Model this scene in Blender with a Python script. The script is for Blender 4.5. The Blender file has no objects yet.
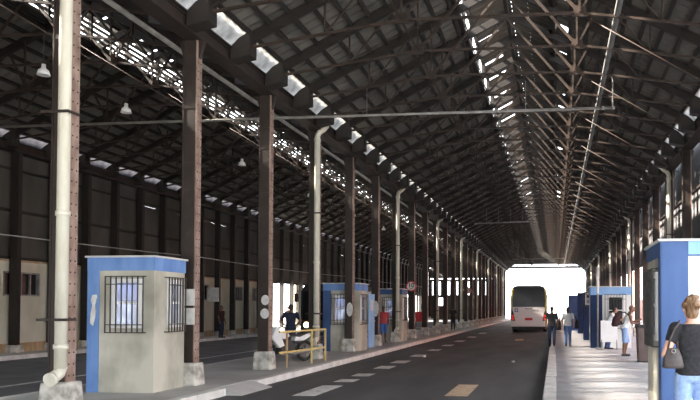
import bpy, bmesh, math, random
from mathutils import Vector, Matrix
R_ = math.radians
random.seed(7)
S = bpy.context.scene
COL = S.collection

# ------------------------------------------------------------------ helpers
def link(o):
    COL.objects.link(o); return o

class MB:
    """collects simple shapes and links them as one mesh object"""
    def __init__(s): s.v = []; s.f = []; s.sm = []
    def add(s, vs, fs, smooth=False):
        n = len(s.v); s.v += [tuple(v) for v in vs]
        for f in fs: s.f.append(tuple(i+n for i in f)); s.sm.append(smooth)
        return s
    def box(s, x0, x1, y0, y1, z0, z1):
        return s.add([(x0,y0,z0),(x1,y0,z0),(x1,y1,z0),(x0,y1,z0),(x0,y0,z1),(x1,y0,z1),(x1,y1,z1),(x0,y1,z1)],
                     [(3,2,1,0),(4,5,6,7),(0,1,5,4),(1,2,6,5),(2,3,7,6),(3,0,4,7)])
    def frustum(s, cx, cy, z0, z1, ax, ay, bx, by):
        v = [(cx+i*ax, cy+j*ay, z0) for i,j in ((-1,-1),(1,-1),(1,1),(-1,1))] + [(cx+i*bx, cy+j*by, z1) for i,j in ((-1,-1),(1,-1),(1,1),(-1,1))]
        return s.add(v, [(3,2,1,0),(4,5,6,7),(0,1,5,4),(1,2,6,5),(2,3,7,6),(3,0,4,7)])
    def beam(s, a, b, w, h=None, up=(0,1,0)):
        h = h or w; a = Vector(a); b = Vector(b); d = (b-a).normalized(); u = Vector(up)
        if abs(d.dot(u)) > .98: u = Vector((1,0,0))
        r = d.cross(u).normalized(); u = r.cross(d).normalized()
        vs = []
        for p in (a, b):
            for i, j in ((-1,-1),(1,-1),(1,1),(-1,1)): vs.append(p + r*(i*h/2) + u*(j*w/2))
        return s.add(vs, [(3,2,1,0),(4,5,6,7),(0,1,5,4),(1,2,6,5),(2,3,7,6),(3,0,4,7)])
    def tube(s, pts, r, n=10, caps=True):
        pts = [Vector(p) for p in pts]; vs = []; fs = []; k = len(pts)
        rs = r if isinstance(r, (list, tuple)) else [r]*k
        ref = Vector((0,0,1))
        if abs((pts[-1]-pts[0]).normalized().dot(ref)) > .95: ref = Vector((0,1,0))
        for i, p in enumerate(pts):
            d = (pts[min(i+1,k-1)] - pts[max(i-1,0)]).normalized()
            a = d.cross(ref)
            if a.length < 1e-4: a = d.cross(Vector((1,0,0)))
            a.normalize(); b = a.cross(d)
            for j in range(n):
                t = 2*math.pi*j/n; vs.append(p + (a*math.cos(t) + b*math.sin(t))*rs[i])
        for i in range(k-1):
            for j in range(n):
                fs.append((i*n+j, i*n+(j+1)%n, (i+1)*n+(j+1)%n, (i+1)*n+j))
        s.add(vs, fs, True)
        if caps:
            m = len(s.v) - k*n
            s.f.append(tuple(m+j for j in reversed(range(n)))); s.sm.append(False)
            s.f.append(tuple(m+(k-1)*n+j for j in range(n))); s.sm.append(False)
        return s
    def prism(s, poly, axis, t0, t1):
        """polygon of 2-D points extruded along axis ('x','y','z')"""
        def p3(a, b, t): return {'x':(t,a,b), 'y':(a,t,b), 'z':(a,b,t)}[axis]
        n = len(poly)
        vs = [p3(a,b,t0) for a,b in poly] + [p3(a,b,t1) for a,b in poly]
        return s.add(vs, [tuple(range(n)), tuple(range(2*n-1, n-1, -1))] + [(i, n+i, n+(i+1)%n, (i+1)%n) for i in range(n)])
    def ball(s, c, r, seg=12, rings=8):
        c = Vector(c); rx, ry, rz = r if isinstance(r,(tuple,list)) else (r,r,r)
        vs = [c+Vector((0,0,rz))]; fs = []
        for i in range(1, rings):
            p = math.pi*i/rings
            for j in range(seg):
                t = 2*math.pi*j/seg
                vs.append(c + Vector((rx*math.sin(p)*math.cos(t), ry*math.sin(p)*math.sin(t), rz*math.cos(p))))
        vs.append(c-Vector((0,0,rz)))
        for j in range(seg): fs.append((0, 1+j, 1+(j+1)%seg))
        for i in range(rings-2):
            for j in range(seg): fs.append((1+i*seg+j, 1+(i+1)*seg+j, 1+(i+1)*seg+(j+1)%seg, 1+i*seg+(j+1)%seg))
        l = len(vs)-1
        for j in range(seg): fs.append((l, 1+(rings-2)*seg+(j+1)%seg, 1+(rings-2)*seg+j))
        return s.add(vs, fs, True)
    def cone(s, a, ra, b, rb, n=12):
        """capsule with two radii: ball, frustum, ball"""
        s.ball(a, ra, n, 8); s.ball(b, rb, n, 8)
        return s.tube([a, b], [ra, rb], n)
    def loft(s, rings, n=18):
        """rings of (centre, half-width x, half-depth y, turn)"""
        vs = []; fs = []
        for c, rx, ry in rings:
            for j in range(n):
                t = 2*math.pi*j/n
                vs.append(Vector(c) + Vector((rx*math.copysign(abs(math.cos(t))**.85, math.cos(t)), ry*math.copysign(abs(math.sin(t))**.85, math.sin(t)), 0)))
        for i in range(len(rings)-1):
            for j in range(n): fs.append((i*n+j, i*n+(j+1)%n, (i+1)*n+(j+1)%n, (i+1)*n+j))
        fs.append(tuple(reversed(range(n)))); fs.append(tuple((len(rings)-1)*n+j for j in range(n)))
        return s.add(vs, fs, True)
    def torus(s, c, R, r, axis='x', n=20, m=8):
        c = Vector(c); vs = []; fs = []
        for i in range(n):
            t = 2*math.pi*i/n
            for j in range(m):
                q = 2*math.pi*j/m; a = (R+r*math.cos(q))*math.cos(t); b = (R+r*math.cos(q))*math.sin(t); h = r*math.sin(q)
                vs.append(c + Vector({'x':(h,a,b), 'y':(a,h,b), 'z':(a,b,h)}[axis]))
        for i in range(n):
            for j in range(m): fs.append((i*m+j, ((i+1)%n)*m+j, ((i+1)%n)*m+(j+1)%m, i*m+(j+1)%m))
        return s.add(vs, fs, True)
    def mesh(s, name, m):
        me = bpy.data.meshes.new(name); me.from_pydata(s.v, [], s.f); me.update()
        me.polygons.foreach_set('use_smooth', s.sm)
        bm = bmesh.new(); bm.from_mesh(me); bmesh.ops.recalc_face_normals(bm, faces=bm.faces); bm.to_mesh(me); bm.free()
        if m: me.materials.append(m)
        return me
    def build(s, name, m, parent=None, loc=None, rz=0):
        o = link(bpy.data.objects.new(name, s.mesh(name, m)))
        if parent: o.parent = parent
        if loc is not None: o.location = loc
        if rz: o.rotation_euler.z = rz
        return o

def bevel(o, w=.01, seg=2):
    b = o.modifiers.new('bevel', 'BEVEL'); b.width = w; b.segments = seg; b.limit_method = 'ANGLE'
    return o
def tag(o, label, cat, group=None):
    o['label'] = label; o['category'] = cat
    if group: o['group'] = group
    return o
def struct(o, label=None):
    o['kind'] = 'structure'
    if label: o['label'] = label
    return o
def empty(name, loc=(0,0,0), rz=0):
    o = link(bpy.data.objects.new(name, None)); o.location = loc; o.rotation_euler.z = rz; o.empty_display_size = .2
    return o
def copy_tree(o, parent=None):
    c = o.copy(); link(c)
    if parent: c.parent = parent
    for ch in [x for x in KIDS(o)]: copy_tree(ch, c)
    return c
def KIDS(o): return list(o.children)

# ------------------------------------------------------------------ materials
def mat(name, c, c2=None, scale=3.0, rough=.75, metal=0, bump=0, detail=6, lo=.35, hi=.65, coord='Object', stretch=(1,1,1), spec=None):
    m = bpy.data.materials.new(name); m.use_nodes = True; nt = m.node_tree; b = nt.nodes['Principled BSDF']
    b.inputs['Roughness'].default_value = rough; b.inputs['Metallic'].default_value = metal
    if spec is not None: b.inputs['Specular IOR Level'].default_value = spec
    c = (*c, 1)
    tc = nt.nodes.new('ShaderNodeTexCoord'); mp = nt.nodes.new('ShaderNodeMapping'); mp.inputs['Scale'].default_value = stretch
    nz = nt.nodes.new('ShaderNodeTexNoise'); nz.inputs['Scale'].default_value = scale; nz.inputs['Detail'].default_value = detail
    nt.links.new(tc.outputs[coord], mp.inputs[0]); nt.links.new(mp.outputs[0], nz.inputs['Vector'])
    rp = nt.nodes.new('ShaderNodeValToRGB'); rp.color_ramp.elements[0].position = lo; rp.color_ramp.elements[1].position = hi
    rp.color_ramp.elements[0].color = c; rp.color_ramp.elements[1].color = (*(c2 or tuple(min(1,v*1.25) for v in c[:3])), 1)
    nt.links.new(nz.outputs[0], rp.inputs[0]); nt.links.new(rp.outputs[0], b.inputs['Base Color'])
    if bump:
        bp = nt.nodes.new('ShaderNodeBump'); bp.inputs['Strength'].default_value = bump; bp.inputs['Distance'].default_value = .02
        nt.links.new(nz.outputs[0], bp.inputs['Height']); nt.links.new(bp.outputs[0], b.inputs['Normal'])
    return m
def translucent(name, c, amount=.6):
    m = bpy.data.materials.new(name); m.use_nodes = True; nt = m.node_tree; b = nt.nodes['Principled BSDF']; out = nt.nodes['Material Output']
    nz = nt.nodes.new('ShaderNodeTexNoise'); nz.inputs['Scale'].default_value = 4; rp = nt.nodes.new('ShaderNodeValToRGB')
    rp.color_ramp.elements[0].color = (*[v*.55 for v in c],1); rp.color_ramp.elements[1].color = (*c,1); rp.color_ramp.elements[0].position=.3; rp.color_ramp.elements[1].position=.65
    tc = nt.nodes.new('ShaderNodeTexCoord'); nt.links.new(tc.outputs['Object'], nz.inputs['Vector'])
    nt.links.new(nz.outputs[0], rp.inputs[0]); t = nt.nodes.new('ShaderNodeBsdfTranslucent'); nt.links.new(rp.outputs[0], t.inputs[0]); nt.links.new(rp.outputs[0], b.inputs['Base Color'])
    mx = nt.nodes.new('ShaderNodeMixShader'); mx.inputs[0].default_value = amount
    nt.links.new(b.outputs[0], mx.inputs[1]); nt.links.new(t.outputs[0], mx.inputs[2]); nt.links.new(mx.outputs[0], out.inputs[0])
    b.inputs['Roughness'].default_value = .5
    return m
def emit(name, c, s):
    m = bpy.data.materials.new(name); m.use_nodes = True; b = m.node_tree.nodes['Principled BSDF']
    b.inputs['Base Color'].default_value = (*c,1); b.inputs['Emission Color'].default_value = (*c,1); b.inputs['Emission Strength'].default_value = s
    return m
def glass(name, tint=(.8,.85,.9), rough=.05):
    m = bpy.data.materials.new(name); m.use_nodes = True; nt = m.node_tree; b = nt.nodes['Principled BSDF']; out = nt.nodes['Material Output']
    b.inputs['Base Color'].default_value = (*tint,1); b.inputs['Roughness'].default_value = rough
    t = nt.nodes.new('ShaderNodeBsdfTransparent'); t.inputs[0].default_value = (*tint,1)
    mx = nt.nodes.new('ShaderNodeMixShader'); mx.inputs[0].default_value = .35
    nt.links.new(t.outputs[0], mx.inputs[1]); nt.links.new(b.outputs[0], mx.inputs[2]); nt.links.new(mx.outputs[0], out.inputs[0])
    return m

M = {}
M['asphalt'] = mat('asphalt', (.068,.068,.070), (.135,.133,.132), 1.2, .66, bump=.15, lo=.3, hi=.7, stretch=(1,.22,1))
M['asphalt_back'] = mat('asphalt back', (.17,.175,.19), (.25,.255,.27), 1.2, .7, bump=.1)
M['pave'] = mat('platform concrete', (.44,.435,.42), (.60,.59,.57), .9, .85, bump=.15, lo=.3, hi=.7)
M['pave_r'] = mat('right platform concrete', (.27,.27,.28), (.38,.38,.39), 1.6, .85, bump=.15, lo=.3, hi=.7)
M['kerb'] = mat('kerb stone', (.62,.61,.58), (.80,.78,.75), 2.5, .85, bump=.2)
M['plinth'] = mat('plinth concrete', (.28,.265,.23), (.62,.60,.55), 5, .9, bump=.4, lo=.35, hi=.6)
M['outground'] = mat('outside concrete ground', (.5,.49,.46), (.62,.61,.58), .4, .9)
M['steel'] = mat('brown painted steel', (.019,.0125,.010), (.037,.025,.020), 4, .6, lo=.3, hi=.7)
M['steel_d'] = mat('dark steel', (.012,.009,.008), (.024,.018,.015), 4, .65, lo=.3, hi=.7)
M['strip'] = mat('lit flange steel', (.20,.125,.10), (.36,.26,.22), 6, .7, stretch=(1,1,.5))  # column steel with light from the road side put into its colour
M['rivet'] = mat('rivet steel', (.03,.02,.018), rough=.6)
M['truss'] = mat('rusty truss steel', (.022,.015,.011), (.055,.033,.023), 3, .6)
M['purlin'] = mat('dark timber purlin', (.014,.012,.01), (.026,.021,.018), 4, .85)
M['sheet'] = mat('grey roof sheet', (.080,.075,.066), (.15,.14,.124), 1.2, .85, stretch=(1,.5,1), lo=.3, hi=.7)
M['sheet_d'] = mat('sooty cladding sheet', (.06,.056,.049), (.105,.098,.087), .9, .85, stretch=(1,1,.4))
M['clad_r'] = mat('grey side cladding', (.06,.06,.064), (.10,.10,.105), 1.5, .8, stretch=(1,1,.3))
M['lucent'] = translucent('dirty translucent sheet', (.66,.65,.63), .6)
M['lucent_g'] = translucent('grey translucent sheet', (.24,.24,.26), .6)
M['cream_wall'] = mat('stained cream wall', (.58,.54,.42), (.76,.72,.60), 1.3, .85, stretch=(1,1,.5), lo=.3, hi=.65)
M['booth'] = mat('kiosk cream paint', (.19,.178,.14), (.56,.54,.455), 1.3, .8, stretch=(1,1,.7), lo=.22, hi=.58)
M['booth_w'] = mat('kiosk white paint', (.72,.72,.70), (.80,.80,.78), 2, .8)
M['blue'] = mat('kiosk blue paint', (.10,.21,.50), (.17,.31,.62), 3, .65, stretch=(1,1,.4))
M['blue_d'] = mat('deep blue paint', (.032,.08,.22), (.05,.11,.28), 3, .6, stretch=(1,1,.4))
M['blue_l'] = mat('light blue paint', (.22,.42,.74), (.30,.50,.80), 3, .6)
M['roof_l'] = mat('pale roof slab', (.55,.55,.53), (.68,.68,.66), 3, .8)
M['white'] = mat('white paint', (.86,.86,.86), (.91,.91,.91), 5, .5)
M['pipe'] = mat('off white pipe', (.60,.57,.47), (.72,.70,.60), 2.5, .5, stretch=(3,3,.7))
M['galv'] = mat('galvanised pipe', (.24,.23,.21), (.36,.35,.33), 4, .45, metal=.3)
M['pipe_dark'] = mat('darkened grey pipe', (.07,.068,.066), (.11,.108,.105), 3, .7)  # galvanised tone darkened to offset the sun on the pipe
M['bar'] = mat('dark iron bar', (.03,.03,.03), (.055,.05,.048), 8, .6)
M['pane'] = glass('window pane', (.86,.90,.97))
M['pane_d'] = mat('dark glass', (.010,.011,.014), (.017,.019,.022), 2, .15, spec=.15)
M['navy'] = mat('navy paint', (.010,.024,.07), (.018,.038,.10), 3, .7, stretch=(1,1,.4), spec=.2)
M['blind'] = translucent('pale window blind', (.86,.87,.93), .55); M['curtain'] = translucent('grey blue curtain', (.40,.42,.55), .5)
M['inside'] = mat('kiosk inside', (.45,.47,.58), (.62,.63,.72), 1.5, .8)
M['black'] = mat('black plastic', (.012,.012,.013), (.022,.022,.024), 5, .5)
M['rubber'] = mat('tyre rubber', (.014,.014,.014), (.026,.026,.026), 8, .85)
M['yellow'] = mat('yellow painted rail', (.58,.42,.12), (.70,.57,.28), 4, .6)
M['wood'] = mat('bare wooden post', (.42,.27,.14), (.58,.42,.26), 6, .8, stretch=(1,1,.3))
M['red'] = mat('red paint', (.55,.02,.03), (.65,.04,.04), 4, .5)
M['paint_w'] = mat('worn white road paint', (.42,.42,.41), (.80,.79,.76), 9, .8, lo=.3, hi=.5)
M['paint_y'] = mat('worn ochre road paint', (.40,.27,.15), (.66,.50,.34), 9, .8, lo=.3, hi=.5)
M['brick'] = mat('red brick', (.30,.135,.11), (.40,.20,.17), .8, .9)
M['buswhite'] = mat('white bus paint', (.84,.85,.86), (.88,.88,.88), 2, .25)
M['busyellow'] = mat('yellow bus paint', (.72,.62,.08), (.78,.68,.14), 2, .3)
M['busdark'] = mat('dark bus paint', (.02,.022,.026), (.035,.036,.04), 2, .3)
M['taillight'] = emit('tail light', (.75,.03,.02), .5)
M['headlight'] = emit('head light', (1,.72,.36), 9)
M['plate'] = mat('number plate', (.55,.53,.5), (.6,.58,.55), 5, .5)
M['chrome'] = mat('bare metal', (.45,.45,.45), (.55,.55,.55), 5, .3, metal=.9)
M['paper'] = mat('paper notice', (.55,.55,.54), (.74,.74,.72), 7, .9)
M['binbrown'] = mat('brown bin', (.085,.055,.048), (.12,.08,.07), 4, .6)
def skinm(n, c): return mat(n, c, tuple(min(1,v*1.15) for v in c), 12, .55)
M['skin_l'] = skinm('light skin', (.58,.34,.25)); M['skin_m'] = skinm('tan skin', (.33,.17,.10)); M['skin_d'] = skinm('brown skin', (.16,.075,.045))
def cloth(n, c, c2=None): return mat(n, c, c2, 25, .9, bump=.1)
M['c_black'] = cloth('black cloth', (.010,.010,.013), (.022,.022,.026)); M['jean'] = cloth('light blue denim', (.22,.33,.56), (.30,.42,.64)); M['jean_d'] = cloth('blue denim', (.06,.11,.26), (.11,.18,.36))
M['c_grey'] = cloth('grey cloth', (.36,.36,.38), (.46,.46,.48)); M['c_white'] = cloth('white cloth', (.74,.74,.74), (.82,.82,.82)); M['c_navy'] = cloth('navy cloth', (.012,.018,.04), (.02,.03,.06))
M['c_red'] = cloth('red cloth', (.42,.05,.06), (.52,.08,.08)); M['c_maroon'] = cloth('maroon cloth', (.035,.012,.014), (.055,.018,.02)); M['c_pink'] = cloth('pale pink cloth', (.55,.36,.36), (.62,.44,.44))
M['c_blue'] = cloth('blue cloth', (.05,.13,.38), (.09,.18,.46)); M['hair_b'] = mat('fair hair', (.06,.03,.014), (.25,.14,.065), 45, .6, stretch=(1,1,.3)); M['hair_k'] = mat('dark hair', (.012,.009,.008), (.03,.022,.018), 25, .6)
M['bagm'] = mat('dark leather', (.04,.03,.03), (.075,.06,.058), 9, .5)
M['shoe'] = mat('dark shoe', (.02,.018,.017), (.04,.036,.034), 9, .6)

# ------------------------------------------------------------------ the plan of the place (metres)
XL, XR, XC, XC2 = -7.24, 4.5, -1.37, -13.0          # column rows, nave centre, side nave centre
Y0, DY, NC = 9.78, 3.66, 26                         # first column, bay, number of columns
TY = Y0-.6-3*DY/2                                   # first truss
YA, YB = -9.0, 103.6                                # roof from / to
HALF, ZH, SL = 5.43, 7.45, .4986                    # rafter heel half span, heel height, slope
ZAP = ZH + HALF*SL
MO = 1.27                                           # half width of the ridge opening
ZM = ZH + (HALF-MO)*SL
ORD = ['first','second','third','fourth','fifth','sixth','seventh','eighth','ninth','tenth','eleventh','twelfth','thirteenth','fourteenth','fifteenth','sixteenth','seventeenth','eighteenth','nineteenth','twentieth','twenty-first','twenty-second','twenty-third','twenty-fourth','twenty-fifth','twenty-sixth','twenty-seventh']

# ------------------------------------------------------------------ ground
struct(MB().box(-400,400,-30,700,-.9,-.22).build('ground_outside', M['outground']))
road = struct(MB().box(-6.38,-.20,-4,112,-.22,-.15).build('road', M['asphalt']))
back = struct(MB().box(-17.7,-9.58,-4,112,-.22,-.15).build('side_road', M['asphalt_back']))
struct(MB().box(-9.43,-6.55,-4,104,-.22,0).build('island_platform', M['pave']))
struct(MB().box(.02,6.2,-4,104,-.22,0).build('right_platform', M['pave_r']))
struct(MB().box(-19.2,-17.88,-4,104,-.22,0).build('far_pavement', M['kerb']))
def kerb(x0, x1, spans):
    m = MB()
    for a, b in spans:
        y = a
        while y < b-.02:
            e = min(y+1.0, b); m.box(x0, x1, y+.006, e-.006, -.22, random.uniform(-.006,.006)); y = e
    return bevel(struct(m.build('kerb', M['kerb'])), .02)
kerb(-6.57,-6.36, [(2,13.1),(14.6,104)]); kerb(-.22,.04, [(2,104)]); kerb(-9.60,-9.41, [(2,104)]); kerb(-17.9,-17.68, [(2,104)])
struct(MB().prism([(-6.56,-.005),(-6.56,-.2),(-6.05,-.2),(-6.05,-.145)], 'y', 13.1, 14.6).build('dropped_kerb_ramp', M['pave']))
def mark(x0, x1, y0, y1, m, par): MB().box(x0,x1,y0,y1,-.151,-.146).build('lane_marking', m, par)
for a, b in ((13.2,15.0),(15.75,16.35),(17.1,17.8),(19.3,20.2),(21.3,22.3),(24.2,25.2),(27.5,28.6),(31,32.2),(35,36.4),(40,41.5),(46,48)): mark(-5.08,-4.62,a,b,M['paint_w'],road)
for a, b in ((13.45,15.45),(36.5,38.6),(60,62)): mark(-2.13,-1.68,a,b,M['paint_y'],road)
mark(-11.95,-11.80,4,100,M['paint_w'],back)

# ------------------------------------------------------------------ roofs
def corr(m, p0, p1, y0, y1, pitch=.34, amp=.022, skip=None):
    """corrugated sheeting between the eave line p0 and ridge line p1 (x, z), waves running down the slope"""
    n = max(2, int((y1-y0)/pitch*4)); d = Vector((p1[0]-p0[0], p1[1]-p0[1])).normalized(); nx, nz = -d.y, d.x
    if nz < 0: nx, nz = -nx, -nz
    vs = []; fs = []
    for i in range(n+1):
        y = y0 + (y1-y0)*i/n; w = amp*math.sin(i*math.pi/2)
        vs += [(p0[0]+nx*w, y, p0[1]+nz*w), (p1[0]+nx*w, y, p1[1]+nz*w)]
        if i < n and not (skip and skip(y)): fs.append((2*i, 2*i+2, 2*i+3, 2*i+1))
    m.add(vs, fs)
def roof(xc, nm, lab):
    YA = -9.0 if xc == XC else 0.0
    m = MB()
    for s in (-1, 1):
        e = (xc+s*(HALF-.05), ZH+.12); r = (xc+s*MO, ZM+.12)
        if s > 0 and xc == XC:
            q = (xc+s*(MO+.55), ZH+.12+(HALF-MO-.55)*SL); rn = random.Random(8); g = []; y = 9.
            while y < YB: g.append((y, y+rn.uniform(.15,.5))); y += rn.uniform(.9, 3.2)
            corr(m, e, q, YA, YB); corr(m, q, r, YA, YB, skip=lambda yy: any(a < yy < b for a, b in g))
        else: corr(m, e, r, YA, YB)
    c = struct(m.build('ceiling', M['sheet']), lab)
    for s in (-1, 1):
        for k in range(10):
            t = (k+.15)/9.4; x = xc + s*(HALF - .1 - t*(HALF-MO-.1)); z = ZH + (HALF-abs(x-xc))*SL
            MB().beam((x, YA, z+.045), (x, YB, z+.045), .085, .09, up=(s*SL,0,1)).build('purlin', M['purlin'], c)
    # the raised ridge vent: louvres on both sides, posts and a small roof with slipped sheets
    for s in (-1, 1):
        x = xc + s*MO
        lv = MB(); rnd = random.Random(21)
        if s < 0:
            q, dz, wd = (1, .26, .05) if xc == XC else (5, .165, .10)
            for k in range(q):
                z = ZM+.30+k*dz+(.3 if xc == XC else 0)
                lv.beam((x+s*.03, YA, z), (x+s*.03, YB, z), wd, .012, up=(-s*.7,0,.7))
        else:
            y = YA
            while y < YB:
                e = y+rnd.uniform(.7,1.5); lv.box(x+.02,x+.035,y,min(e,YB),ZM+.2,ZM+1.1); y = e + (rnd.uniform(.3,1.0) if xc == XC else 0)
        lv.build('vent_louvre', M['sheet_d'], c)
        p = MB(); y = TY
        while y < YB: p.box(x-.05, x+.05, y-.05, y+.05, ZM-.05, ZM+1.15); y += DY/2
        p.box(x-.06, x+.06, YA, YB, ZM+.06, ZM+.22); p.box(x-.06, x+.06, YA, YB, ZM+1.08, ZM+1.18)
        p.build('vent_frame', M['steel_d'], c)
        v = MB(); rnd = random.Random(11 if s < 0 else 5)
        gaps = []
        y = 4.
        while y < YB:
            gaps.append((y, y+rnd.uniform(.05,.12))); y += rnd.uniform(.9, 2.6)
        sk = lambda yy: any(a < yy < b for a, b in gaps)
        mid = .55
        corr(v, (xc+s*(MO+(.30 if (s > 0 or xc == XC2) else .04)), ZM+1.10), (xc+s*mid, ZM+1.5), YA, YB, skip=sk if s < 0 else None)
        corr(v, (xc+s*mid, ZM+1.5), (xc, ZM+1.78), YA, YB, skip=None)
        v.build('vent_roof', M['sheet_d'], c)
    MB().beam((xc, YA, ZAP-.02), (xc, YB, ZAP-.02), .10, .14).build('ridge_beam', M['purlin'], c)
    return c
roof(XC, 'nave', 'corrugated grey roof over the main nave with open ridge vent'); roof(XC2, 'side', 'corrugated grey roof over the left nave with louvred ridge vent')

# trusses: one built, the rest copied with their parts
def make_truss(xc, brace, lab, grp):
    t = empty('roof_truss', (xc, TY, 0)); tag(t, lab, 'roof truss', grp)
    zg = 7.75
    for s in (-1, 1):
        MB().beam((s*HALF, 0, ZH-.06), (0, 0, ZAP-.06), .10, .20).build('rafter', M['steel_d'], t)
        MB().beam((s*(HALF-.05), 0, 7.26), (s*1.9, 0, zg), .06, .05).build('lower_chord', M['truss'], t)
        MB().beam((s*1.9, 0, zg), (0, 0, ZAP-.15), .045, .06).build('web_strut', M['truss'], t)
        MB().beam((s*1.9, .05, zg), (s*2.48, .05, ZH+(HALF-2.48)*SL-.1), .04, .045).build('web_strut', M['truss'], t)
        MB().beam((s*1.9, -.05, zg), (s*1.9, -.05, ZH+(HALF-1.9)*SL-.1), .04, .04).build('web_strut', M['truss'], t)
        MB().beam((s*3.6, 0, 7.5), (s*3.6, 0, ZH+(HALF-3.6)*SL-.1), .035, .035).build('web_strut', M['truss'], t)
        MB().beam((s*3.6, 0, 7.5), (s*2.48, 0, ZH+(HALF-2.48)*SL-.1), .035, .035).build('web_strut', M['truss'], t)
        MB().prism([(s*1.74,zg-.08),(s*2.08,zg-.08),(s*2.02,zg+.12),(s*1.8,zg+.16)], 'y', -.025, .025).build('gusset_plate', M['truss'], t)
        x0, x1 = sorted((s*(HALF+.22), s*(HALF-.22)))
        MB().prism([(x0,6.95),(x1,7.02),(x1,7.5),(x0,7.36)] if s < -1 else ([(x0,7.05),(x1,6.96),(x1,7.32),(x0,7.58)] if s > 0 else [(x0,6.96),(x1,7.05),(x1,7.58),(x0,7.32)]), 'y', -.17, .17).build('heel_bracket', M['steel_d'], t)
    MB().beam((-1.9, 0, zg), (1.9, 0, zg), .06, .05).build('lower_chord', M['truss'], t)
    MB().prism([(-.3,ZAP-.22),(.3,ZAP-.22),(.15,ZAP-.02),(-.15,ZAP-.02)], 'y', -.03, .03).build('gusset_plate', M['truss'], t)
    if brace:
        MB().tube([(1.95,.02,zg-.03),(5.2,.02,5.75)], .014, 6).build('brace_rod', M['truss'], t)
    return t
for xc, lab, grp in ((XC, 'brown steel roof truss crossing the main nave under the ridge vent', 'roof trusses of the main nave'), (XC2, 'brown steel roof truss crossing the dim left nave behind the columns', 'roof trusses of the left nave')):
    a = make_truss(xc, True, lab, grp)
    b = make_truss(xc, False, lab, grp); b.location.y += DY/2
    for k in range(2, 54):
        c = copy_tree(a if k % 2 == 1 else b) if False else copy_tree(a if k % 2 == 0 else b)
        c.location.y = TY + k*DY/2

# girders with their gutters
def girder(x, s, lab):
    g = empty('eave_girder', (x, YA, 6.95)); tag(g, lab, 'girder')
    L = YB-YA
    w = MB().box(-.16,.16,0,L,.03,.24).build('web', M['steel'], g)
    MB().box(-.19,.19,0,L,.0,.03).box(-.19,.19,0,L,.24,.27).build('flange', M['steel'], g)
    MB().box(-.26 if s <= 0 else -.2,.26 if s >= 0 else .2,0,L,.27,.30).build('gutter', M['steel_d'], g)
    return g
girder(XL, 0, 'long brown eave girder on the left column row, carrying both roofs')
girder(XR, -1, 'long brown eave girder on the right column row')
girder(XC2-5.64, 1, 'long dark eave girder on top of the left wall posts')

# skylights between the truss heels
def panel(xc, s):
    e = HALF
    a, b = (xc+s*(e+.20), 7.262), (xc+s*(e-.10), 7.575)
    q = [a, (a[0]+s*.012, a[1]+.01), (b[0]+s*.012, b[1]+.01), b]
    return [(p[0]-xc, p[1]) for p in q]
for xc, s, lab, grp, y0 in ((XC,-1,'dirty white translucent skylight strip above the left column row','skylights over the left column row',0), (XC,1,'dirty white translucent skylight strip above the right column row','skylights over the right column row',0), (XC2,-1,'dim translucent skylight strip above the left wall','skylights over the left wall',0)):
    m = MB(); m.prism(panel(xc, s), 'y', -DY/4+.02, DY/4-.02)
    p = panel(xc, s)
    first = m.build('skylight', M['lucent' if xc == XC else 'lucent_g'], loc=(xc, TY+DY/4, 0)); tag(first, lab, 'skylight', grp)
    for k in range(1, 53):
        c = first.copy(); link(c); c.location.y += k*DY/2

# ------------------------------------------------------------------ columns
def make_column():
    t = empty('steel_column')
    # a built-up column: a plated box in front and a riveted road-side flange, painted paler as the lit face
    MB().box(-.13,.125,-.085,.085,.45,6.95).build('web', M['steel'], t)
    MB().box(-.15,-.125,-.097,.097,.45,6.95).build('flange', M['steel'], t)
    f = MB().box(.125,.152,-.097,.097,.45,6.95).build('flange', M['strip'], t); f['label'] = 'pinkish riveted flange, painted pale for the light on it'
    r = MB(); z = .55
    while z < 6.9:
        for y in (-.05,.05): r.ball((.153,y,z), .014, 6, 4)
        z += .17
    r.build('rivet_row', M['rivet'], f)['kind'] = 'stuff'
    m = MB(); z = .62
    while z < 6.9: m.box(-.12,.12,-.094,-.085,z,z+.07); z += .55
    m.build('lacing_plate', M['steel'], t)['kind'] = 'stuff'
    MB().prism([(-.26,6.95),(.26,6.95),(.16,6.6),(-.16,6.6)], 'y', -.05, .05).build('bracket', M['steel'], t)
    bevel(MB().frustum(0,0,0,.46,.235,.21,.205,.185).build('plinth', M['plinth'], t), .03)
    return t
def front_web(t): pass
hints = {0:'first dark brown column from the left, nearest the camera, with a pale downpipe', 1:'dark brown riveted column just right of the near kiosk', 2:'dark brown column between the near kiosk and the motorcycle', 3:'dark column behind the downpipe at the yellow railing', 4:'dark brown column standing in front of the second kiosk', 5:'dark brown column just right of the open blue kiosk door', 6:'dark column with downpipe in front of the third kiosk', 7:'dark column carrying the nearer round speed sign', 14:'dark column carrying the farther round speed sign'}
proto = make_column(); cols = []
# the web face of the front: dark brown cover plates
for n in range(NC):
    c = proto if n == 0 else copy_tree(proto)
    c.location = (XL-.065, Y0+n*DY, 0)
    tag(c, hints.get(n, 'dark riveted column, %s from the front in the left row' % ORD[n]), 'column', 'columns of the left row'); cols.append(c)
for n in range(NC):
    c = copy_tree(proto); c.location = (XR, Y0+n*DY, 0)
    tag(c, 'dark riveted column, %s from the front in the right row' % ORD[n], 'column', 'columns of the right row')
p0 = empty('wall_post'); tag(p0, 'dark slender steel post standing against the left wall', 'post', 'posts along the left wall')
MB().box(-.11,.11,-.10,.10,.25,6.95).box(-.14,.14,-.12,-.09,.25,6.95).build('shaft', M['steel_d'], p0)
bevel(MB().frustum(0,0,0,.27,.2,.2,.18,.18).build('foot', M['plinth'], p0), .02)
p0.location = (-18.62, Y0+DY, 0)
for k in range(1, 50):
    c = copy_tree(p0); c.location = (-18.62, Y0+DY+k*DY/2, 0)

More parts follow.
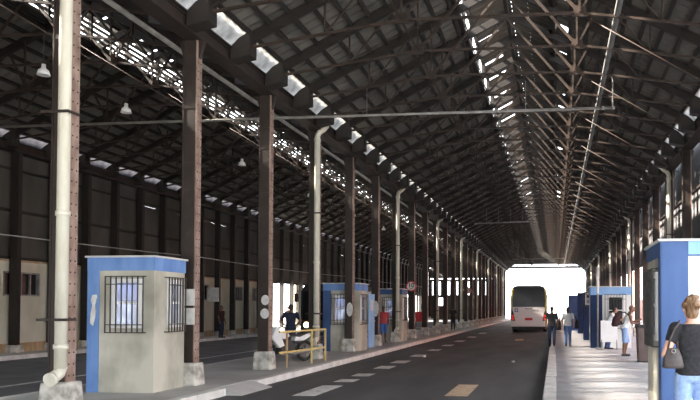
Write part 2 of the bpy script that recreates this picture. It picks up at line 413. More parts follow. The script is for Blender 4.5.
# downpipes with a swan neck under the gutter
def make_pipe(side):
    t = empty('downpipe')
    m = MB(); x0 = -.055*side
    m.tube([(x0,0,.62),(x0,0,6.72),(x0+.02*side,0,6.82),(x0+.08*side,0,6.90),(x0+.20*side,0,6.98),(x0+.275*side,0,7.06),(x0+.29*side,0,7.16),(x0+.29*side,0,7.4)], .085, 12)
    m.build('pipe', M['pipe'], t)
    for za, zb in ((.95,1.02),(2.9,2.97),(6.6,6.7)): MB().tube([(x0,0,za),(x0,0,zb)], .10, 12).build('pipe_collar', M['pipe'], t)
    MB().tube([(x0,.02,.70),(x0,-.03,.60),(x0-.01,-.17,.53)], .085, 12).tube([(x0-.01,-.15,.535),(x0-.012,-.21,.52)], .10, 12).build('outlet_elbow', M['pipe'], t)
    m = MB()
    for z in (1.36, 4.4):
        m.box(-.36*1,.03+.06,-.115,-.10,z,z+.04) if side > 0 else m.box(-.1,.3,-.115,-.10,z,z+.04)
        for x in ((-.36,.075) if side > 0 else (-.1,.285)): m.box(x,x+.015,-.115,.13,z,z+.04)
    m.build('pipe_strap', M['steel'], t)
    return t
pp = make_pipe(1); hp = {0:'off-white downpipe on the nearest left column', 3:'off-white downpipe behind the yellow railing', 6:'off-white downpipe at the third kiosk'}
for i, n in enumerate(range(0, NC, 3)):
    c = pp if i == 0 else copy_tree(pp); c.location = (XL+.115, Y0+n*DY-.19, 0)
    tag(c, hp.get(n, 'off-white downpipe on the %s column of the left row' % ORD[n]), 'downpipe', 'downpipes on the left row')
pr = make_pipe(-1)
for i, n in enumerate(range(5, NC, 4)):
    c = pr if i == 0 else copy_tree(pr); c.location = (XR-.1, Y0+n*DY-.19, 0)
    tag(c, 'off-white downpipe on the %s column of the right row' % ORD[n], 'downpipe', 'downpipes on the right row')

# ------------------------------------------------------------------ walls
# left wall: cream base wall with windows and open bays, sheet cladding above
WX = -18.85
openings = [(44.6,49.6),(50.2,54.5),(87,90.0),(91.5,96)]
wins = [(22.3,24.0),(26.5,27.8),(35.0,36.6),(39.6,40.8),(42.2,43.4)]
m = MB(); cuts = sorted([(a,b,0) for a,b in openings]+[(a,b,1) for a,b in wins]); y = YA
for a, b, w in cuts:
    m.box(WX-.2, WX, y, a, -.2, 3.3); y = b
    if w: m.box(WX-.2, WX, a, b, -.2, 1.98); m.box(WX-.2, WX, a, b, 2.82, 3.3)
m.box(WX-.2, WX, y, YB, -.2, 3.3)
wl = struct(m.build('wall_left', M['cream_wall']))
MB().box(WX,WX+.03,YA,44.6,.0,.32).build('wall_base_band', M['wood'], wl)
for i, (a, b) in enumerate(wins):
    w = struct(empty('window_%d' % (i+1), (WX, a, 1.98))); L = b-a
    MB().box(-.12,-.09,0,L,0,.84).build('pane', M['pane_d'], w)
    f = MB(); f.box(-.1,.02,0,.06,0,.84).box(-.1,.02,L-.06,L,0,.84).box(-.1,.02,0,L,0,.05).box(-.1,.02,0,L,.79,.84)
    for k in range(1, 4): f.box(-.1,.0,L*k/4-.02,L*k/4+.02,0,.84)
    f.build('window_frame', M['galv'], w)
m = MB(); rnd = random.Random(3); y = YA
while y < YB:
    e = min(y+.9, YB); m.box(WX-.06, WX-.03, y, e, 3.28, 6.25+rnd.uniform(-.005,.008)); m.box(WX-.06, WX-.03, y, e, 6.255+rnd.choice((-.01,-.01,0,.006,.02))*rnd.random(), 7.62); y = e
m.build('wall_cladding', M['sheet_d'], wl)
MB().box(WX,WX+.06,YA,YB,3.24,3.34).box(WX,WX+.06,YA,YB,4.9,5.0).box(WX,WX+.06,YA,YB,6.35,6.43).build('wall_rail', M['steel_d'], wl)
MB().beam((WX+.04,YA,3.21),(WX+.04,46,3.21),.06,.06).build('rusty_angle', M['wood'], wl)
# right wall: upper cladding with a translucent strip in each visible bay, open below
m = MB(); l = MB(); l2 = MB(); X = 4.88
for n in range(0, NC-1):
    y = Y0+n*DY
    if n == 0: y += .9
    near = n < 3
    yc = Y0+n*DY+DY*.5
    if near: l2.box(X+.005, X+.02, y, Y0+(n+1)*DY, 3.9, 7.35); continue  # near bays out of view, made all translucent to let in more light
    m.box(X, X+.03, y, yc-.62, 3.9, 7.35); m.box(X, X+.03, yc+.62, Y0+(n+1)*DY, 3.9, 7.35)
    l.box(X+.005, X+.02, yc-.62, yc+.62, 3.9, 7.35)
wr = struct(m.build('wall_right', M['clad_r'])); l.build('translucent_strip', M['lucent_g'], wr); l2.build('unseen_light_panel', M['lucent_g'], wr)
MB().box(X-.1, X, Y0+.9, YB, 3.85, 3.97).box(X-.08, X, Y0+.9, YB, 5.6, 5.68).build('wall_rail', M['steel_d'], wr)
# end walls
ex = YB
m = MB(); m.prism([(XL,7.75),(XR,7.75),(XR,7.5),(XC+MO,ZM+.1),(XC,ZAP+.9),(XC-MO,ZM+.1),(XL,7.5)][0:0] or [(XL+.1,8.02),(XC-5.0,8.02),(XC-MO,ZM+.1),(XC-MO,ZM+1.1),(XC,ZM+1.6),(XC+MO,ZM+1.1),(XC+MO,ZM+.1),(XC+5.0,8.02)], 'y', ex, ex+.1)
we = struct(m.build('wall_end', M['sheet_d'])); MB().box(XL,XR,ex-.12,ex+.12,7.42,7.72).build('lintel_beam', M['steel_d'], we)
m = MB(); ez = ex-.1; Z1, Z2 = 3.5, 5.5
m.box(WX,XL,ez,ez+.15,-.2,1.9); m.box(WX,XL,ez,ez+.15,3.1,Z1)
m.box(WX,-17.4,ez,ez+.15,1.9,3.1); m.box(-16.2,XL,ez,ez+.15,1.9,3.1)
wx = [(-18.3,-17.0),(-16.6,-15.6),(-14.6,-13.9),(-13.4,-12.4),(-11.9,-11.2),(-10.4,-9.8),(-9.2,-8.6)]
x = WX
for a, b in wx: m.box(x,a,ez,ez+.15,Z1,Z2); x = b
m.box(x,XL,ez,ez+.15,Z1,Z2); m.box(WX,XL,ez,ez+.15,Z2,5.85); m.box(WX,XL,ez,ez+.15,6.0,7.5)
m.prism([(XC2-5.6,7.5),(XC2+5.6,7.5),(XC2+MO,ZM+.1),(XC2+MO,ZM+1.1),(XC2,ZM+1.6),(XC2-MO,ZM+1.1),(XC2-MO,ZM+.1)], 'y', ez, ez+.15)
we2 = struct(m.build('wall_end_side', M['sheet_d']))
wf = struct(MB().box(XL,4.9,YA-.1,YA,3.2,ZAP).build('wall_front', M['sheet_d'])); struct(MB().box(WX,XL,-.1,0,3.0,ZAP).build('wall_front_side', M['sheet_d']))
# brick wall of the neighbouring yard
yard = struct(MB().box(12,12.4,20,112,-.2,7.0).build('wall_yard', M['brick'])); MB().box(11.95,12.45,20,112,7.0,7.12).build('coping', M['plinth'], yard)

# ------------------------------------------------------------------ pipes, cables, lamps overhead
def branch(y, x0, x1, lab, drop=True):
    t = empty('sprinkler_pipe', (x1, y, 6.93)); tag(t, lab, 'pipe')
    MB().tube([(x0-x1,0,-.09),(0,0,.0)], .038, 8).build('branch_pipe', M['galv'], t)
    for k in range(4): xx = (x0-x1)*(.12+.22*k); MB().tube([(xx,0,-.09*xx/(x0-x1)),(xx,0,.80)], .006, 6).build('hanger', M['galv'], t)
    if drop:
        MB().tube([(-.06,0,.0),(-.06,0,.75),(-.1,0,.85),(-.25,0,.88)], .02, 8).build('riser', M['galv'], t)
        MB().tube([(-.09,0,0),(-.03,0,0)], .055, 8).tube([(-.36,0,0),(-.28,0,0)],.055,8).build('pipe_fitting', M['galv'], t)
branch(18.9, -18.4, 1.62, 'long horizontal branch pipe crossing overhead near the camera')
branch(43.5, -5.0, -1.6, 'short horizontal branch pipe overhead deep in the nave', False)
branch(76, -4.6, 1.0, 'horizontal branch pipe overhead at the far end of the nave', False)
tag(MB().tube([(1.31,YA,7.72),(1.31,YB,7.6)], .07, 10).build('main_pipe', M['pipe_dark']), 'long grey overhead pipe running down the nave right of the ridge', 'pipe')
tag(MB().tube([(-8.32,YA,7.3),(-8.32,YB,7.3)], .055, 8).build('main_pipe', M['galv']), 'long grey pipe under the left nave roof beside the girder', 'pipe')
pts = []
for i in range(61):
    y = 5+i*1.0; u = (y-5)%14/14; pts.append((-10.0, y, 2.95+.006*(y-12)-.12*4*u*(1-u)*.5))
tag(MB().tube(pts, .012, 6).build('overhead_cable', M['galv']), 'thin sagging cable strung through the left nave behind the columns', 'cable')
lamp = empty('hanging_lamp'); tag(lamp, 'small white lamp hanging under the left nave roof', 'lamp', 'lamps of the left nave')
MB().tube([(0,0,.1),(0,0,.95)], .012, 6).build('rod', M['bar'], lamp)
MB().tube([(0,0,-.13),(0,0,-.02),(0,0,.03),(0,0,.12)], [.14,.11,.05,.045], 14).build('lamp_shade', M['white'], lamp)
for i, (x, y) in enumerate(((-11.45,14.15),(-11.45,17.2),(-11.45,24.2),(-11.45,31.4),(-11.45,38.5),(-11.45,45.6))):
    c = lamp if i == 0 else copy_tree(lamp); c.location = (x, y+.45, 6.92)
    c['label'] = 'small white lamp, %s from the front, hanging under the left nave roof' % ORD[i]

# ------------------------------------------------------------------ kiosks
def grille(m, axis, u0, u1, z0, z1, at, off, n):
    """a bar cage on a wall; axis 'x' = bars spread along x"""
    def b(ua, ub, za, zb, d0, d1):
        if axis == 'x': m.box(ua, ub, min(d0,d1), max(d0,d1), za, zb)
        else: m.box(min(d0,d1), max(d0,d1), ua, ub, za, zb)
    w = .0085
    for k in range(n+1):
        u = u0+(u1-u0)*k/n; b(u-w, u+w, z0, z1, at+off, at+off*.8)
    for z in (z0, z0+(z1-z0)*.14, z0+(z1-z0)*.86, z1): b(u0, u1, z-w, z+w, at+off, at+off*.8)
    for u in (u0, u1):
        for z in (z0, z1): b(u-w, u+w, z-w, z+w, at, at+off)
def kiosk(nm, loc, W, D, H, wallm, bluem, bandm, front_win, left_win=None, right_win=None, pil=.27, lab='', door=None, rz=0, pane=None, side_blue=False, bandh=.24):
    """origin at the front left corner, front face on y = 0"""
    t = empty('kiosk', loc, rz); tag(t, lab, 'kiosk')
    th = .09
    w = MB()
    def wallface(axis, L, at0, at1, win):
        def b(u0,u1,z0,z1):
            if axis == 'x': w.box(u0,u1,at0,at1,z0,z1)
            else: w.box(at0,at1,u0,u1,z0,z1)
        e0, e1 = (0, L) if axis == 'x' else (th, L-th)
        if not win: b(e0,e1,0,H); return
        a, c, z0, z1 = win
        b(e0,a,0,H); b(c,e1,0,H); b(a,c,0,z0); b(a,c,z1,H)
    wallface('x', W, 0, th, front_win); wallface('x', W, D-th, D, None)
    wallface('y', D, 0, th, left_win); wallface('y', D, W-th, W, right_win)
    w.build('wall', wallm, t)
    MB().box(th,W-th,th,D-th,.0,.06).box(th,W-th,D*.62,D*.66,0,H-.1).build('interior', M['inside'], t)
    MB().box(-.004,pil,-.012,.0,0,H).box(-.012,0,-.012,D*.16,0,H).build('corner_pilaster', bluem, t)
    b = MB().box(-.006,W+.006,-.016,.0,H-bandh,H).box(-.016,0,-.016,D+.01,H-bandh,H).box(W,W+.016,-.016,D+.01,H-bandh,H).box(-.016,W+.016,D,D+.016,H-bandh,H)
    if side_blue: b.box(-.014,0,-.01,D+.01,0,H)
    b.build('painted_band', bandm, t)
    bevel(MB().box(-.05,W+.05,-.05,D+.05,H,H+.035).build('roof_slab', M['roof_l'], t), .008)
    for axis, win, at, sg in (('x', front_win, 0, -1), ('y', left_win, 0, -1), ('y', right_win, W, 1)):
        if not win: continue
        a, c, z0, z1 = win; fr = MB(); pn = MB(); bl = MB(); f = .06
        def b(mm,u0,u1,za,zb,d0,d1):
            d0, d1 = sorted((at-sg*d0*-1, at-sg*d1*-1)) if False else sorted((at+sg*d0, at+sg*d1))
            if axis == 'x': mm.box(u0,u1,d0,d1,za,zb)
            else: mm.box(d0,d1,u0,u1,za,zb)
        b(fr,a-f,a+.015,z0-f,z1+f,.04,-.02); b(fr,c-.015,c+f,z0-f,z1+f,.04,-.02); b(fr,a,c,z0-f,z0+.015,.04,-.02); b(fr,a,c,z1-.015,z1+f,.04,-.02)
        zm = z0+(z1-z0)*.52; b(fr,a,c,zm-.022,zm+.022,.03,-.02)
        wf = fr.build('window', M['white'], t)
        b(pn,a,c,z0,z1,-.022,-.030); pn.build('pane', pane or M['pane'], wf)
        if not pane: b(bl,a,c,z0,zm,-.055,-.062); bl.build('blind', M['blind'], wf); bl = MB(); b(bl,a,c,zm,z1,-.06,-.068); bl.build('curtain', M['curtain'], wf)
        g = MB(); grille(g, axis, a-.14, c+.12, z0-.14, z1+.10, at, sg*.10, 7 if axis == 'x' else 6); g.build('window_grille', M['bar'], t)
    return t
k1 = kiosk('near', (-8.59,12.18,0), 1.28, 1.06, 2.48, M['booth'], M['blue'], M['blue'], (.53,1.0,1.24,2.03), None, (.49,.82,1.24,2.03), pil=.22, lab='cream and blue ticket kiosk nearest the camera on the left platform')
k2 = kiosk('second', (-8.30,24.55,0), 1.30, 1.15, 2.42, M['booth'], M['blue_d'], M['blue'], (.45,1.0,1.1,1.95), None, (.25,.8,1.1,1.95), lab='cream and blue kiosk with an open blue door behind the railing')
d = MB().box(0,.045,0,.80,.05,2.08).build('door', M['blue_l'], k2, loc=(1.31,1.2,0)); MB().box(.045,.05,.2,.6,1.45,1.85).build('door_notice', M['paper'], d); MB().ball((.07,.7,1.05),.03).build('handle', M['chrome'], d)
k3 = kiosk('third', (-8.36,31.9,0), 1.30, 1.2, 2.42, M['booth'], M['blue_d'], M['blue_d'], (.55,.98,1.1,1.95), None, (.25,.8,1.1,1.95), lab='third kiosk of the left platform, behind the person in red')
kr = kiosk('right', (1.45,9.75,0), 2.3, 1.42, 2.46, M['booth'], M['blue_d'], M['blue_d'], None, (.35,.95,1.15,2.0), None, pil=.36, lab='big blue and white kiosk at the right edge beside the woman in black', bandh=.2)  # deep blue here stands for the shaded side of one blue paint
MB().box(.36,2.3,-.024,-.014,2.28,2.46).build('sunlit_band', M['blue_l'], kr); MB().box(.36,2.3,-.006,.0,0,2.28).build('white_front', M['booth_w'], kr)  # front band is the same blue, painted lighter as if in sun
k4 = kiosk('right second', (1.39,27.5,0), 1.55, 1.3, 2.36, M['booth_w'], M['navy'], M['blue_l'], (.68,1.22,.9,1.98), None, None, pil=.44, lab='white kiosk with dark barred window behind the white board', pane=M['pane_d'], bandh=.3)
k5 = kiosk('right third', (1.42,34.2,0), 1.5, 1.4, 2.3, M['navy'], M['navy'], M['navy'], (.1,.34,1.75,2.2), None, None, pil=.06, lab='dark blue kiosk half hidden just behind the white kiosk', side_blue=True)
k6 = kiosk('right fourth', (1.42,43.0,0), 1.4, 1.4, 2.45, M['navy'], M['navy'], M['navy'], None, lab='dark blue kiosk farther back, between its two blue neighbours', side_blue=True)
k7 = kiosk('right fifth', (.95,48.6,0), 1.4, 1.6, 2.4, M['blue_d'], M['blue_d'], M['blue_d'], None, lab='lighter blue kiosk, farthest of the right-hand row', side_blue=True)
def kiosk_lamp(k, x, y, z, e):
    l = bpy.data.lights.new('kiosk_lamp', 'POINT'); l.energy = e; l.shadow_soft_size = .08; l.color = (1,.97,.93)
    o = link(bpy.data.objects.new('kiosk_lamp', l)); o.parent = k; o.location = (x, y, z)
kiosk_lamp(k1, .75, .34, 2.2, 150); kiosk_lamp(k2, .75, .4, 2.1, 120); kiosk_lamp(k3, .75, .4, 2.1, 50)
# small poster on the near kiosk's blue corner
tag(MB().prism([(-8.53,1.27),(-8.47,1.22),(-8.44,1.35),(-8.42,1.5),(-8.44,1.6),(-8.40,1.74),(-8.41,1.80),(-8.49,1.79),(-8.52,1.7),(-8.49,1.6),(-8.52,1.45)], 'y', 12.148, 12.164).build('torn_poster', M['paper']), 'torn white poster on the blue corner of the near kiosk', 'poster')

# notices and marks stuck on the columns
def notice(px, n, x0, x1, z0, z1, lab, r=False):
    y = Y0+n*DY-.097
    m = MB()
    if r: m.prism([((x0+x1)/2+(x1-x0)/2*math.cos(t*math.pi/6), (z0+z1)/2+(z1-z0)/2*math.sin(t*math.pi/6)) for t in range(12)], 'y', y-.012, y-.001)
    else: m.box(XL+x0-.0, XL+x1, y-.012, y-.001, z0, z1); 
    if r:
        m = MB().prism([(XL+(x0+x1)/2+(x1-x0)/2*math.cos(t*math.pi/6), (z0+z1)/2+(z1-z0)/2*math.sin(t*math.pi/6)) for t in range(12)], 'y', y-.012, y-.001)
    tag(m.build('paper_notice', M['paper']), lab, 'notice')
notice(0,1,-.15,.085,1.60,1.93,'upper white sheet stuck on the column right of the near kiosk')
notice(0,1,-.15,.09,1.22,1.55,'lower white sheet stuck on the column right of the near kiosk')
notice(0,2,-.12,.09,1.62,1.88,'upper torn round paper on the column left of the motorcycle', True)
notice(0,2,-.14,.09,1.28,1.54,'lower torn round paper on the column left of the motorcycle', True)
notice(0,4,-.14,.09,1.25,1.75,'torn pale paper on the column in front of the second kiosk', True)
notice(0,5,-.15,.09,1.20,1.85,'large torn pale paper on the column right of the blue door', True)
t = empty('wall_box', (-18.45,36.3,1.9)); tag(t, 'white box sign fixed to a post by the left wall', 'sign')
MB().box(-.28,.34,-.05,.05,0,.75).build('panel', M['paper'], t); MB().box(-.06,.06,.05,.1,.2,.5).build('bracket', M['bar'], t)

# speed signs
def textmesh(s, size, m, parent, loc, name):
    cu = bpy.data.curves.new(name, 'FONT'); cu.body = s; cu.size = size; cu.align_x = 'CENTER'; cu.align_y = 'CENTER'; cu.extrude = .004; cu.offset = size*.02
    tmp = link(bpy.data.objects.new('tmp', cu)); dg = bpy.context.evaluated_depsgraph_get(); me = bpy.data.meshes.new_from_object(tmp.evaluated_get(dg)); bpy.data.objects.remove(tmp)
    me.materials.clear(); me.materials.append(m)
    o = link(bpy.data.objects.new(name, me)); o.parent = parent; o.location = loc; o.rotation_euler = (R_(90),0,0)
    return o
def sign(x, y, z, r, lab):
    t = empty('speed_limit_sign', (x,y,z)); tag(t, lab, 'sign')
    MB().tube([(0,0,0),(0,.02,0)], r, 28).build('disc', M['white'], t); MB().torus((0,-.004,0), r*.9, r*.11, 'y', 28, 8).build('red_ring', M['red'], t)
    textmesh('10', r*1.2, M['black'], t, (0,-.006,r*.14), 'numerals'); textmesh('km/h', r*.36, M['black'], t, (0,-.006,-r*.48), 'unit_text')
    MB().box(-.34,.05,.02,.05,-.03,.03).box(-.03,.03,.02,.3,-.03,.03).build('bracket', M['bar'], t)
sign(-7.27, Y0+7*DY-.35, 2.66, .27, 'round red-ringed white speed sign reading 10, nearer of the two')
sign(-7.3, 59.2, 3.05, .27, 'round red-ringed white speed sign, farther and smaller of the two')

# ------------------------------------------------------------------ railing
def atz(px, py, z):
    ps, th, f, H = R_(5.5), R_(1.5), 700, 1.55
    Rv = Vector((math.cos(ps), math.sin(ps), 0)); F = Vector((-math.sin(ps)*math.cos(th), math.cos(ps)*math.cos(th), math.sin(th))); U = Rv.cross(F)
    dd = F + Rv*((px-487.5)/f) + U*((289.7-py)/f); t = (z-H)/dd.z
    return Vector((dd.x*t, dd.y*t, z))
a, b = Vector((-6.98,17.75,0)), Vector((-6.72,20.05,0))
t = empty('railing', a); tag(t, 'yellow and bare wood railing in front of the motorcycle', 'railing')
dv = b-a; e0 = dv*-.17
for z, nm in ((.93,'top_rail'),(.40,'lower_rail')):
    MB().beam(e0+Vector((0,0,z)), dv+Vector((0,0,z)),   .035, .05, up=(1,0,0)).build(nm, M['yellow'], t)
for u, mm in ((0,'wood'),(.62,'yellow'),(1.0,'yellow')):
    MB().beam(dv*u, dv*u+Vector((0,0,.95)), .045, .045).build('post', M[mm], t)

# ------------------------------------------------------------------ motorcycle
def motorcycle(loc, rz, lab, body, nm='motorcycle'):
    t = empty(nm, loc, rz); tag(t, lab, 'motorcycle')       # front wheel towards -y
    for y in (-.66,.66):
        w = MB().torus((0,y,.30), .255, .05, 'x', 26, 10).build('wheel', M['rubber'], t)
        h = MB().tube([(-.05,y,.30),(.05,y,.30)], .055, 12); h.torus((0,y,.30), .20, .014, 'x', 22, 6)
        for k in range(6):
            q = k*math.pi/3; h.beam((0,y,.30),(0,y+.2*math.cos(q),.30+.2*math.sin(q)), .02, .02, up=(1,0,0))
        h.build('rim', M['chrome'], w)
    MB().tube([(-.08,-.66,.30),(-.08,-.42,.92)], .022, 8).tube([(.08,-.66,.30),(.08,-.42,.92)], .022, 8).build('fork', M['bar'], t)
    MB().tube([(-.36,-.30,1.03),(-.2,-.40,1.0),(.2,-.40,1.0),(.36,-.30,1.03)], .016, 8).build('handlebar', M['bar'], t)
    for s in (-1,1):
        MB().tube([(s*.27,-.36,1.02),(s*.33,-.42,1.18)], .008, 6).ball((s*.34,-.42,1.22), (.06,.015,.04)).build('mirror', M['black'], t)
    MB().prism([(-.82,.52),(-.60,.66),(-.36,.80),(-.40,.62),(-.62,.58)], 'x', -.06, .06).build('front_mudguard', body, t)
    bevel(MB().prism([(-.62,.72),(-.46,1.02),(-.34,1.02),(-.30,.78),(-.16,.48),(-.34,.42)], 'x', -.15, .15).build('fairing', body, t), .03)
    MB().ball((0,-.58,.86), (.09,.06,.075)).build('headlamp', M['chrome'], t)
    bevel(MB().prism([(-.34,.70),(-.30,.88),(-.05,.90),(.05,.74),(-.1,.66)], 'x', -.12, .12).build('fuel_tank', body, t), .04)
    bevel(MB().prism([(.0,.76),(.05,.82),(.40,.80),(.72,.88),(.72,.82),(.40,.71)], 'x', -.12, .12).build('seat', M['black'], t), .02)
    bevel(MB().prism([(.22,.60),(.25,.73),(.80,.82),(.86,.74),(.55,.60)], 'x', -.10, .10).build('tail_panel', body, t), .02)
    bevel(MB().prism([(-.28,.24),(-.30,.56),(-.02,.66),(.18,.54),(.20,.24)], 'x', -.13, .13).build('engine', M['bar'], t), .02)
    MB().tube([(.0,-.36,.92),(0,-.2,.62),(0,.15,.45),(0,.66,.30)], .03, 8).build('frame', M['bar'], t)
    MB().tube([(.14,-.1,.30),(.15,.2,.24),(.16,.82,.34)], [.025,.03,.05], 10).build('exhaust', M['chrome'], t)
    MB().box(-.07,.07,.86,.88,.55,.68).build('number_plate', M['plate'], t)
    return t
motorcycle((-7.66,19.45,0), R_(-30), 'white and black motorcycle parked behind the yellow railing', M['white'])

# ------------------------------------------------------------------ buses
def bus(loc, rz, lab, body, side, rear, L=11, W=2.5, H=2.95):
    """origin under the middle of the near end face; the near end looks along -y"""
    t = empty('bus', loc, rz); tag(t, lab, 'bus')
    hw = W/2; prof = [(-hw,.40),(hw,.40),(hw,1.75),(hw-.05,H-.28),(hw-.22,H-.06),(hw-.5,H),(-hw+.5,H),(-hw+.22,H-.06),(-hw+.05,H-.28),(-hw,1.75)]
    bevel(MB().prism(prof, 'y', 0, L).build('body', body, t), .06, 3)
    MB().box(-hw+.1,hw-.1,.15,L-.2,.22,.45).build('chassis', M['black'], t)
    for s in (-1,1):
        sw = MB().box(*sorted((s*(hw-.03),s*(hw+.012))), .6, L-.5, 1.45, 2.42).build('side_window', M['pane_d'], t)
        sp = MB().box(*sorted((s*(hw-.03),s*(hw+.010))), .05, L-.1, .5, 1.40).box(*sorted((s*(hw-.05),s*(hw+.004))), .02, .6, .5, 2.6).build('side_panel', side, t)
        for y in (2.2, L-2.6):
            w = MB().tube([(s*(hw-.3),y,.48),(s*(hw-.02),y,.48)], .48, 22).build('wheel', M['rubber'], t)
            MB().tube([(s*(hw-.03),y,.48),(s*(hw+.005),y,.48)], .24, 16).build('hub', M['chrome'], w)
    if rear:
        bevel(MB().prism([(-hw+.14,1.78),(hw-.14,1.78),(hw-.10,2.2),(hw-.2,H-.12),(-hw+.2,H-.12),(-hw+.10,2.2)], 'y', -.02, .03).build('rear_window', M['pane_d'], t), .01)
        MB().box(-.9,.9,-.035,0,H-.16,H-.02).build('roof_visor', M['black'], t)
        for s in (-1,1):
            MB().prism([(s*(hw-.02),.85),(s*(hw-.30),.80),(s*(hw-.22),1.3),(s*(hw-.04),1.75)], 'y', -.03, .02).build('lamp_housing', M['bar'], t)
            for z in (.95,1.15): MB().tube([(s*(hw-.15),-.045,z),(s*(hw-.15),-.02,z)], .085, 14).build('tail_light', M['taillight'], t)
            MB().prism([(s*(hw-.005),1.6),(s*(hw-.16),1.5),(s*(hw-.10),2.2),(s*(hw-.22),H-.1),(s*(hw-.06),H-.3)], 'y', -.012, .02).build('corner_panel', side, t)
        MB().box(-.26,.26,-.03,0,.86,1.02).build('number_plate', M['red'], t)
        e = MB().box(-.98,-.74,-.015,0,1.42,1.68).build('emblem', M['blue'], t); MB().box(-.91,-.81,-.02,-.014,1.48,1.62).build('emblem_mark', M['white'], e)
        textmesh('C30276', .17, M['galv'], t, (.42,-.008,1.52), 'fleet_number')
        MB().box(-.25,.25,-.02,0,1.62,1.67).build('handle', M['bar'], t)
        bevel(MB().box(-hw+.01,hw-.01,-.07,.1,.42,.76).build('bumper', body, t), .03)
        MB().box(-hw+.1,hw-.1,-.03,.1,.26,.42).build('underrun_bar', M['black'], t)
    else:
        bevel(MB().prism([(-hw+.1,1.05),(hw-.1,1.05),(hw-.14,H-.4),(-hw+.14,H-.4)], 'y', -.02, .03).build('windscreen', M['pane_d'], t), .01)
        MB().box(-.85,.85,-.025,.02,H-.36,H-.1).build('route_display', M['black'], t)
        for s in (-1,1):
            h = MB().tube([(s*(hw-.32),-.03,.80),(s*(hw-.32),.02,.80)], .15, 16).build('headlight', M['headlight'] if s < 0 else M['chrome'], t)
            MB().tube([(s*(hw-.1),-.02,H-.35),(s*(hw+.12),-.25,H-.42),(s*(hw+.14),-.28,H-.55)], .02, 8).box(s*(hw+.14)-.1,s*(hw+.14)+.1,-.33,-.24,H-.98,H-.52).build('mirror', M['black'], t)
        bevel(MB().box(-hw+.01,hw-.01,-.08,.1,.30,.62).build('bumper', side, t), .03); MB().box(-.26,.26,-.095,-.075,.42,.55).build('number_plate', M['plate'], t)
        MB().box(-.02,.02,-.03,0,1.05,H-.4).build('windscreen_divider', M['bar'], t)
    return t
bus((-1.80,48.4,-.15), 0, 'white and yellow bus seen from behind on the road', M['buswhite'], M['busyellow'], True, H=3.25)
bus((-12.35,36.5,-.15), R_(0), 'dark bus with a lit headlight facing us in the left nave', M['busdark'], M['busdark'], False, H=3.0)

# ------------------------------------------------------------------ small things on the platforms
t = empty('notice_board', (-9.2,47.0,0)); tag(t, 'red board on legs far back on the left platform', 'board')
MB().box(-.26,.26,-.03,.03,.62,1.30).build('panel', M['red'], t)
for s in (-1,1): MB().box(s*.22-.025,s*.22+.025,-.025,.025,0,.62).build('leg', M['bar'], t)
t = empty('display_board', (1.70,26.45,0)); tag(t, 'white board standing on thin legs before the white kiosk', 'board')
bevel(MB().box(0,.62,0,.05,.28,1.08).build('panel', M['white'], t), .01)
for x in (.03,.59):
    for y in (-.1,.15): MB().beam((x,y,0),(x,.025,.4),.03,.03).build('leg', M['galv'], t)
t = empty('waste_bin', (2.53,20.55,0)); tag(t, 'dark brown upright bin beside the big right kiosk', 'bin')
bevel(MB().frustum(0,.0,.03,1.0,.15,.25,.19,.30).build('bin_body', M['binbrown'], t), .02); bevel(MB().box(-.21,.21,-.32,.32,1.0,1.07).build('lid', M['black'], t), .015)
MB().box(-.15,.15,-.24,.24,0,.04).build('base', M['black'], t)
t = empty('pole', (1.74,29.3,0)); t.location = (1.62,26.9,0); tag(t, 'thin pale pole with a sleeve in front of the white kiosk', 'pole')
MB().tube([(0,0,0),(0,0,3.05)], .032, 10).build('shaft', M['galv'], t); MB().tube([(0,0,2.1),(0,0,3.1)], .05, 10).build('sleeve', M['white'], t); MB().tube([(0,0,0),(0,0,.05)], .1, 14).build('base_plate', M['galv'], t)
def litter(x, y, r, lab):
    m = MB(); m.ball((0,0,r*.5), (r,r*.7,r*.5), 7, 5); o = m.build('litter', M['white'], loc=(x,y,-.15)); tag(o, lab, 'litter')
litter(-4.5,23.9,.07,'white scrap of litter on the road near the left dashes'); litter(-1.3,21.9,.06,'white scrap of litter in the middle of the road')

# ------------------------------------------------------------------ people
def remesh(mb, name, m, vox, smooth=2):
    o = link(bpy.data.objects.new('tmp', mb.mesh('tmp', m)))
    md = o.modifiers.new('r', 'REMESH'); md.mode = 'VOXEL'; md.voxel_size = vox; md.use_smooth_shade = True
    if smooth: sm = o.modifiers.new('s', 'SMOOTH'); sm.iterations = smooth; sm.factor = .5
    dg = bpy.context.evaluated_depsgraph_get(); me = bpy.data.meshes.new_from_object(o.evaluated_get(dg)); me.name = name
    bpy.data.objects.remove(o)
    me.materials.clear(); me.materials.append(m)
    return me
def mesh_obj(name, me, parent): o = link(bpy.data.objects.new(name, me)); o.parent = parent; return o
BASE = dict(pel=(0,0,.93), waist=(0,0,1.08), chest=(0,0,1.28), neck=(0,-.01,1.47), head=(0,.015,1.61),
    shL=(-.18,0,1.40), shR=(.18,0,1.40), elL=(-.23,-.02,1.12), elR=(.23,-.02,1.12), wrL=(-.24,.07,.88), wrR=(.24,.07,.88),
    hiL=(-.09,0,.90), hiR=(.09,0,.90), knL=(-.095,.02,.49), knR=(.095,.02,.49), anL=(-.095,-.02,.08), anR=(.095,-.02,.08))
